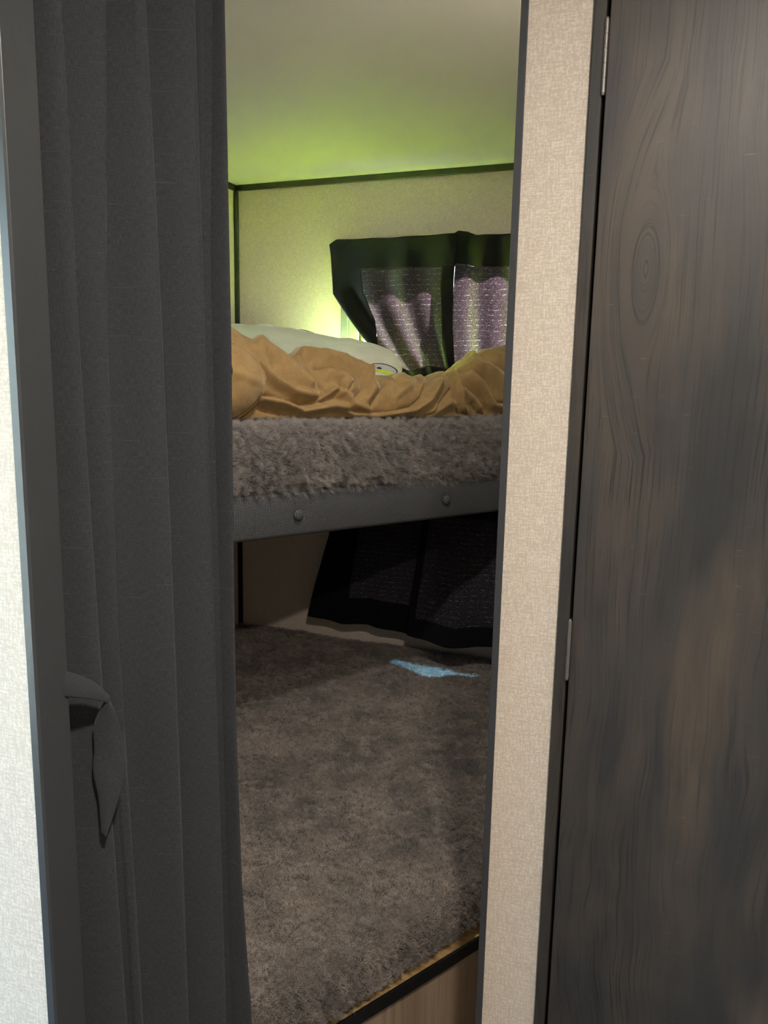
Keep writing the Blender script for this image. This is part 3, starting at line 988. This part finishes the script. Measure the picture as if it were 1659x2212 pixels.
for k in range(26):
    f = k / 25
    r = []
    for (x, y) in dens:
        px, py = cx_ + (x - cx_) * f, cy_ + (y - cy_) * f
        bulge = 0.020 + 0.040 * (1 - f ** 3.0)
        if f > 0.93: bulge -= 0.010 * (f - 0.93) / 0.07
        q = cloth_pt(px, py, bulge)
        q += Vector((-V.x, -V.y, 0.3)) * (0.004 * noise.noise(q * 22) + 0.006 * math.exp(-((py - 805 - (px - 470) * 0.35) / 9) ** 2))
        r.append(tuple(q))
    rows.append(r)
flap = adopt(blanket, MB().grid(rows).build('folded_corner', M['blanket'], smooth_=True, solid=0.008))
rows = []
ring_n = 10
pts = [cloth_pt(cx_ + (x - cx_) * 1.03, cy_ + (y - cy_) * 1.03, 0.012) for x, y in dens]
for i, p in enumerate(pts):
    q = pts[min(i + 1, len(pts) - 1)]; o_ = pts[max(i - 1, 0)]
    tn = (q - o_).normalized(); a = tn.cross(V).normalized(); b = tn.cross(a).normalized()
    rows.append([tuple(p + (a * math.cos(2 * math.pi * k / ring_n) + b * math.sin(2 * math.pi * k / ring_n)) * (0.0065 + 0.0008 * noise.noise(p * 60))) for k in range(ring_n)])
hem = MB().grid(rows, close=True).build('blanket_hem', M['blanket'], smooth_=True)
hem.parent = flap

# ------------------------------------------------------------------ pillows and small things behind the blanket
def pillow(name, mat, cen, hx, hy, hz, rot, seed, label, nx=64, ny=48):
    R = Matrix.Rotation(rot[2], 3, 'Z') @ Matrix.Rotation(rot[1], 3, 'Y') @ Matrix.Rotation(rot[0], 3, 'X')
    rows = []
    nv, nu = 40, 96
    for i in range(nv + 1):
        ph = -math.pi / 2 + math.pi * i / nv
        r = []
        for j in range(nu):
            th = 2 * math.pi * j / nu
            ct, st = math.cos(th), math.sin(th)
            sx = math.copysign(abs(ct) ** 0.5, ct); sy = math.copysign(abs(st) ** 0.5, st)
            cp = math.cos(ph); cpp = abs(cp) ** 0.62
            x, y = sx * cpp, sy * cpp
            pin = 1 - 0.10 * (1 - abs(x) ** 2) * abs(y) - 0.10 * (1 - abs(y) ** 2) * abs(x)
            z = math.sin(ph) * (1 - 0.35 * (abs(x) ** 4 + abs(y) ** 4) * 0.5)
            p = Vector((x * hx * pin, y * hy * pin, z * hz))
            nz = noise.noise(Vector((p.x * 6 + seed, p.y * 6, p.z * 6))) * 0.020 + noise.noise(Vector((p.x * 16 + seed, p.y * 10 - p.x * 9, p.z * 16))) * 0.010
            p.z += nz * math.copysign(1, z)
            w_ = R @ p + Vector(cen)
            if w_.z < 1.252: w_.z = 1.252 + (w_.z - 1.252) * 0.03
            r.append(tuple(w_))
        rows.append(r)
    mb = MB().grid(rows, close=True)
    return tag(mb.build(name, mat, smooth_=True), label, 'pillow')
pil = pillow('pillow', M['pillow'], (-1.150, 2.270, 1.379), 0.36, 0.170, 0.080, (math.radians(48), math.radians(9), math.radians(6)), 1.0,
       'pale whitish pillow propped behind the tan blanket')
from mathutils.bvhtree import BVHTree
pb_tree = BVHTree.FromPolygons([v_.co.copy() for v_ in pil.data.vertices], [tuple(p.vertices) for p in pil.data.polygons])
def on_pillow(x, z, lift):
    hit = pb_tree.ray_cast(Vector((x, 1.2, z)), Vector((0, 1, 0)))
    if hit[0] is None: return None
    return hit[0] - Vector((0, 1, 0)) * lift
def patch(name, mat, cx, cz, rx, rz, tilt, lift):
    rows = []
    for i in range(7):
        f = i / 6
        r = []
        for j in range(28):
            a = 2 * math.pi * j / 28
            ex, ez = rx * f * math.cos(a), rz * f * math.sin(a) * (1 if math.sin(a) > 0 else 0.5)
            p = on_pillow(cx + ex * math.cos(tilt) - ez * math.sin(tilt), cz + ex * math.sin(tilt) + ez * math.cos(tilt), lift)
            if p is None: p = Vector((cx, 2.15, cz)); print('patch misses', name)
            r.append(tuple(p))
        rows.append(r)
    o = MB().grid(rows, close=True).build(name, mat, smooth_=True)
    o.parent = pil
    return o
for args in (('print_outline', M['print_dark'], -0.865, 1.392, 0.036, 0.016, math.radians(-16), 0.0015),
             ('print_patch', M['print_grey'], -0.865, 1.391, 0.034, 0.0145, math.radians(-16), 0.0025),
             ('print_spot', M['print_dark'], -0.875, 1.394, 0.006, 0.004, math.radians(-16), 0.0035),
             ('print_patch', M['lime'], -0.860, 1.382, 0.026, 0.006, math.radians(-14), 0.0032)):
    patch(*args)
rows = []
for i in range(31):
    t = i / 30
    x = -1.215 + 0.085 * t
    hit = pb_tree.ray_cast(Vector((x, 2.36, 2.0)), Vector((0, 0, -1)))
    zb_ = hit[0].z if hit[0] is not None else 1.50
    zz = zb_ + 0.004 + 0.007 * math.sin(math.pi * t)
    rows.append([(x, 2.36 - 0.012, zz), (x, 2.36 - 0.012, zz + 0.0025), (x, 2.36 + 0.012, zz + 0.0025), (x, 2.36 + 0.012, zz)])
tag(MB().grid(rows, close=True).build('leather_strap', M['leather'], smooth_=False), 'short brown leather strap lying on top of the pale pillow', 'strap')
rows = []
for i in range(121):
    x = -1.53 + (-0.74 + 1.53) * i / 120
    zt_ = lerp_table([(-1.53, 1.44), (-1.47, 1.495), (-1.37, 1.520), (-1.27, 1.500), (-1.18, 1.44), (-1.08, 1.40), (-0.95, 1.35), (-0.80, 1.32), (-0.74, 1.28)], x)
    yf = lerp_table([(-1.53, 2.42), (-1.25, 2.38), (-1.0, 2.36), (-0.90, 2.40), (-0.74, 2.45)], x)
    r = []
    for j in range(29):
        a = math.pi * j / 28
        f = abs(math.sin(a)) ** 0.6
        y = (yf + 2.578) / 2 - (2.578 - yf) / 2 * math.copysign(abs(math.cos(a)) ** 0.7, math.cos(a))
        q = Vector((x, y, 1.252 + (zt_ - 1.252) * f))
        q += Vector((0, -math.cos(a), math.sin(a))) * (0.010 * noise.noise(q * 11) + 0.006 * noise.noise(Vector((q.x * 40, q.y * 9, q.z * 9)))) * f
        q.y = min(q.y, 2.579)
        r.append(tuple(q))
    rows.append(r)
lime = tag(MB().grid(rows).build('lime_blanket', M['lime'], smooth_=True), 'bright lime-green blanket bunched against the wall behind the pale pillow', 'blanket')

# ------------------------------------------------------------------ window curtains
def curtain_panel(root, x_left, x_right, z_top, z_bot, y_of, mats, hems, nx=110, nz=90):
    """x_left / x_right / z_bot / z_top give the outline; hems = (top, bottom, left(z), right) widths.
    Builds the sheer middle plus header, bottom hem and side hems as cloth of their own."""
    def grid(a0, a1, b0, b1, name, mat, m, n, off=0.0):
        rows = []; uvs = []
        for i in range(n + 1):
            b = b0 + (b1 - b0) * i / n
            r = []; q = []
            for j in range(m + 1):
                a = a0(b) + (a1(b) - a0(b)) * j / m
                xm = x_left(b) + (x_right(b) - x_left(b)) * a
                z = z_top(a) + (z_bot(a) - z_top(a)) * b
                y = y_of(xm, z, a, b) + off
                r.append((xm, y, z)); q.append((a * 0.55, z))
            rows.append(r); uvs.append(q)
        return adopt(root, MB().grid(rows, uvs).build(name, mat, smooth_=True, solid=0.0012))
    top, bot, lh, rh = hems
    al = lambda b: lh(b) if lh else 0.0
    ar = lambda b: 1 - (rh(b) if rh else 0.0)
    grid(al, ar, top, 1 - bot, 'sheer_panel', mats[0], nx, nz)
    one = lambda b: 1.0
    zero = lambda b: 0.0
    grid(zero, one, 0.0, top, 'header_band', mats[1], nx, 24, -0.0008)
    if bot > 0: grid(zero, one, 1 - bot, 1.0, 'bottom_hem', mats[1], nx, 16, -0.0008)
    if lh: grid(zero, al, top, 1 - bot, 'side_hem', mats[1], 24, nz, -0.0006)
    if rh: grid(ar, one, top, 1 - bot, 'side_hem', mats[1], 20, nz, -0.0006)

def T_(tab): return lambda x: lerp_table(tab, x)
# upper left panel
Z1T, Z1B = 1.830, 1.330
uc1 = tag(empty('window_curtain', (-0.94, 2.55, Z1B)), 'dark tweed curtain panel on the upper window, its left edge pulled aside', 'curtain', 'tweed window curtains')
def yu(x, z, a, b):
    amp = 0.007 + 0.014 * min(1, b * 2)
    y = 2.540 - 0.055 * smooth(b * 1.2) * (1 - 0.55 * a) - amp * (0.5 + 0.5 * math.sin(a * 21 + 0.9 + 0.5 * math.sin(b * 3)))
    y += 0.004 * noise.noise(Vector((x * 13, z * 11, 2)))
    if a < 0.25: y -= 0.010 * (1 - a / 0.25) * smooth(b * 2.2)
    return y
curtain_panel(uc1, T_([(0, -1.162), (0.15, -1.148), (0.36, -1.128), (0.46, -1.090), (0.56, -1.050), (0.66, -1.008), (0.74, -0.972), (0.82, -0.928), (0.92, -0.875), (1, -0.84)]),
              T_([(0, -0.700), (0.3, -0.712), (0.6, -0.705), (0.85, -0.690), (1, -0.680)]),
              T_([(0, 1.818), (0.03, 1.826), (0.06, 1.834), (0.5, 1.832), (1, 1.836)]), T_([(0, 1.345), (0.3, 1.325), (0.6, 1.345), (1, 1.33)]),
              yu, (M['tweed'], M['hem']), (0.205, 0.13, T_([(0, 0.24), (0.2, 0.235), (0.4, 0.255), (0.55, 0.24), (0.72, 0.10), (0.85, 0.07), (1, 0.07)]), T_([(0, 0.10), (0.5, 0.09), (1, 0.14)])))
uc2 = tag(empty('window_curtain', (-0.5, 2.55, Z1B)), 'dark tweed curtain panel on the upper window, beside the cream wall strip', 'curtain', 'tweed window curtains')
def yu2(x, z, a, b):
    amp = 0.006 + 0.014 * min(1, b * 2)
    return 2.566 - amp * (0.5 + 0.5 * math.sin(a * 30 + 0.4 + 0.6 * math.sin(b * 4))) + 0.004 * noise.noise(Vector((x * 15, z * 9, 8)))
curtain_panel(uc2, T_([(0, -0.738), (0.3, -0.745), (0.6, -0.742), (1, -0.735)]), T_([(0, -0.24), (1, -0.25)]),
              T_([(0, 1.832), (0.06, 1.848), (0.12, 1.844), (0.18, 1.832), (1, 1.830)]), T_([(0, 1.33), (1, 1.33)]),
              yu2, (M['tweed'], M['hem']), (0.20, 0.13, T_([(0, 0.055), (1, 0.055)]), T_([(0, 0.05), (1, 0.05)])))
# lower panels
lc1 = tag(empty('window_curtain', (-0.97, 2.48, 0.5)), 'black tweed curtain panel on the lower window, flaring to the left', 'curtain', 'tweed window curtains')
def yl(x, z, a, b):
    base = 2.545 - 0.055 * smooth(b * 1.1)
    return base - (0.004 + 0.008 * b) * (0.5 + 0.5 * math.sin(a * 20 + 1.0)) + 0.004 * noise.noise(Vector((x * 13, z * 9, 12)))
curtain_panel(lc1, T_([(0, -1.135), (0.35, -1.150), (1, -1.214)]), T_([(0, -0.775), (1, -0.78)]),
              T_([(0, 0.955), (1, 0.955)]), T_([(0, 0.492), (0.3, 0.478), (0.55, 0.486), (0.8, 0.476), (1, 0.470)]),
              yl, (M['tweed'], M['hem']), (0.12, 0.21, T_([(0, 0.30), (0.4, 0.31), (1, 0.36)]), None))
lc2 = tag(empty('window_curtain', (-0.52, 2.43, 0.47)), 'black tweed curtain panel on the lower window, hanging lowest beside the cream wall strip', 'curtain', 'tweed window curtains')
def yl2(x, z, a, b):
    base = 2.535 - 0.075 * smooth(b * 1.1) - 0.085 * b * math.exp(-((a - 0.24) / 0.20) ** 2)
    return base - (0.004 + 0.014 * b) * (0.5 + 0.5 * math.sin(a * 26 + 0.5)) + 0.004 * noise.noise(Vector((x * 13, z * 9, 22)))
curtain_panel(lc2, T_([(0, -0.790), (0.5, -0.797), (1, -0.806)]), T_([(0, -0.24), (1, -0.22)]),
              T_([(0, 0.955), (1, 0.955)]), T_([(0, 0.490), (0.1, 0.492), (0.25, 0.490), (0.38, 0.482), (0.5, 0.488), (0.62, 0.478), (1, 0.49)]),
              yl2, (M['tweed'], M['hem']), (0.12, 0.14, T_([(0, 0.05), (1, 0.05)]), None))
# rods behind the headers
for z, nm in ((1.795, 'black curtain rod above the upper window'), (0.940, 'black curtain rod above the lower window')):
    rod = MB().lathe((-1.15, 2.572, z), (1, 0, 0), [(0, 0.004), (0.90, 0.004)], 12)
    tag(rod.build('curtain_rod', M['window_black'], smooth_=True), nm, 'curtain rod')

# ------------------------------------------------------------------ charcoal privacy curtain
FOLDS = {  # u of every pleat edge against height
    'a0': [(0.0, 0.218), (2.05, 0.218)],
    'a': [(0.0, 0.290), (0.60, 0.2771), (1.07, 0.2636), (1.38, 0.2572), (1.61, 0.2559), (2.05, 0.248)],
    'b': [(0.0, 0.312), (0.72, 0.3000), (1.07, 0.2905), (1.385, 0.2896), (1.71, 0.3013), (2.05, 0.312)],
    'c': [(0.0, 0.358), (0.55, 0.3534), (1.06, 0.3485), (1.39, 0.3443), (1.72, 0.3361), (2.05, 0.330)],
    'd': [(0.0, 0.412), (0.52, 0.4063), (1.05, 0.3992), (1.39, 0.3936), (1.73, 0.3892), (2.05, 0.384)],
    'e': [(0.0, 0.420), (0.52, 0.4110), (1.05, 0.4045), (1.39, 0.4000), (1.48, 0.4000), (1.74, 0.4075), (2.05, 0.412)],
    'f': [(0.0, 0.462), (0.50, 0.4390), (0.72, 0.4260), (0.91, 0.4215), (1.09, 0.4205), (1.39, 0.421), (1.74, 0.4185), (2.05, 0.417)],
}
DEPTH = {'a0': 0.0, 'a': 0.020, 'b': 0.008, 'c': 0.022, 'd': 0.020, 'e': 0.006, 'f': 0.030}
keys = ['a0', 'a', 'b', 'c', 'd', 'e', 'f']
rows = []; uvs = []
NZ = 150
for i in range(NZ + 1):
    z = 0.03 + (2.035 - 0.03) * i / NZ
    r = []; q = []
    run = 0.0
    vbase = 0.826
    edge_u = [lerp_table(FOLDS[k], z) for k in keys]
    for k in range(len(keys) - 1):
        u0, u1 = edge_u[k], edge_u[k + 1]
        d0 = DEPTH[keys[k]]; d1 = DEPTH[keys[k + 1]]
        if keys[k + 1] == 'b': d1 *= 0.35 + 0.65 * smooth((z - 0.8) / 0.6)
        if keys[k] == 'b': d0 *= 0.35 + 0.65 * smooth((z - 0.8) / 0.6)
        if keys[k + 1] == 'a': d1 *= 1.0
        for j in range(18):
            t = j / 18
            # the cloth turns round the pleat's lip, dives behind it, then swells towards the next lip
            if t < 0.16:
                s = t / 0.16
                uu = u0 - 0.012 * math.sin(s * math.pi) * min(1, (u1 - u0) / 0.03)
                vv = vbase - d0 * math.cos(s * math.pi / 2) + 0.010 * s
            else:
                s = (t - 0.16) / 0.84
                uu = u0 + (u1 - u0) * s
                vv = vbase + 0.010 * (1 - s) ** 1.5 - d1 * (smooth(s) ** 1.2)
            n = noise.noise(Vector((uu * 30, z * 2.4, 1.5)))
            vv += 0.0035 * n * (1 if t > 0.16 else 0.4)
            r.append(LOC(uu, vv, z)); q.append((run, z)); run += max(0.002, (u1 - u0) / 18 * 1.3)
    # free edge, turned back
    uf = edge_u[-1]
    for j in range(10):
        s = j / 9
        r.append(LOC(uf - 0.030 * s * s, vbase - DEPTH['f'] + 0.005 * math.sin(min(1, s * 2) * math.pi / 2) + 0.030 * s, z)); q.append((run, z)); run += 0.004
    rows.append(r); uvs.append(q)
pc = tag(empty('privacy_curtain', LOC(0.32, 0.82, 0.03)), 'long charcoal curtain gathered in pleats at the left of the bunk opening', 'curtain')
adopt(pc, MB().grid(rows, uvs).build('curtain_cloth', M['curtain'], smooth_=True, solid=0.0012))
tb = MB().lbox(0.13, 1.0, 0.815, 0.835, CEIL - 0.014, CEIL - 0.0005)
tag(tb.build('curtain_track', M['white'], bevel=0.002), 'white ceiling track that carries the charcoal curtain', 'curtain track')

# fabric tie-back hanging loose from behind the left post
tie = tag(empty('tieback_strap', LOC(0.24, 0.78, 0.83)), 'charcoal fabric tie-back strap looping loosely over the gathered curtain', 'tie-back')
def ribbon(name, pts_a, pts_b, n=40, bulge=0.0, m=12):
    def samp(pts, t):
        x = t * (len(pts) - 1); i = min(int(x), len(pts) - 2); f = x - i
        p0 = Vector(pts[max(i - 1, 0)]); p1 = Vector(pts[i]); p2 = Vector(pts[i + 1]); p3 = Vector(pts[min(i + 2, len(pts) - 1)])
        return 0.5 * ((2 * p1) + (p2 - p0) * f + (2 * p0 - 5 * p1 + 4 * p2 - p3) * f * f + (3 * p1 - p0 - 3 * p2 + p3) * f ** 3)
    rows = []; uvs = []
    for i in range(n + 1):
        a, b = samp(pts_a, i / n), samp(pts_b, i / n)
        r = []; q = []
        for j in range(m + 1):
            s = j / m
            p = a.lerp(b, s)
            p.y -= bulge * math.sin(math.pi * s)
            r.append(LOC(*p)); q.append((s * 0.03, i / n * 0.2))
        rows.append(r); uvs.append(q)
    return adopt(tie, MB().grid(rows, uvs).build(name, M['curtain'], smooth_=True, solid=0.0016))
# (u, v, z)
ribbon('strap_band', [(0.205, 0.790, 1.058), (0.225, 0.779, 1.052), (0.245, 0.775, 1.039), (0.262, 0.777, 1.018)],
                     [(0.205, 0.787, 1.030), (0.225, 0.776, 1.026), (0.245, 0.772, 1.020), (0.262, 0.776, 1.010)], bulge=0.002)
ribbon('strap_loop', [(0.262, 0.777, 1.014), (0.272, 0.780, 0.985), (0.278, 0.783, 0.950), (0.276, 0.786, 0.912), (0.267, 0.790, 0.876), (0.258, 0.793, 0.852)],
                     [(0.258, 0.781, 1.010), (0.252, 0.797, 0.980), (0.252, 0.800, 0.950), (0.250, 0.800, 0.925), (0.254, 0.799, 0.890), (0.2545, 0.797, 0.852)], bulge=0.006)
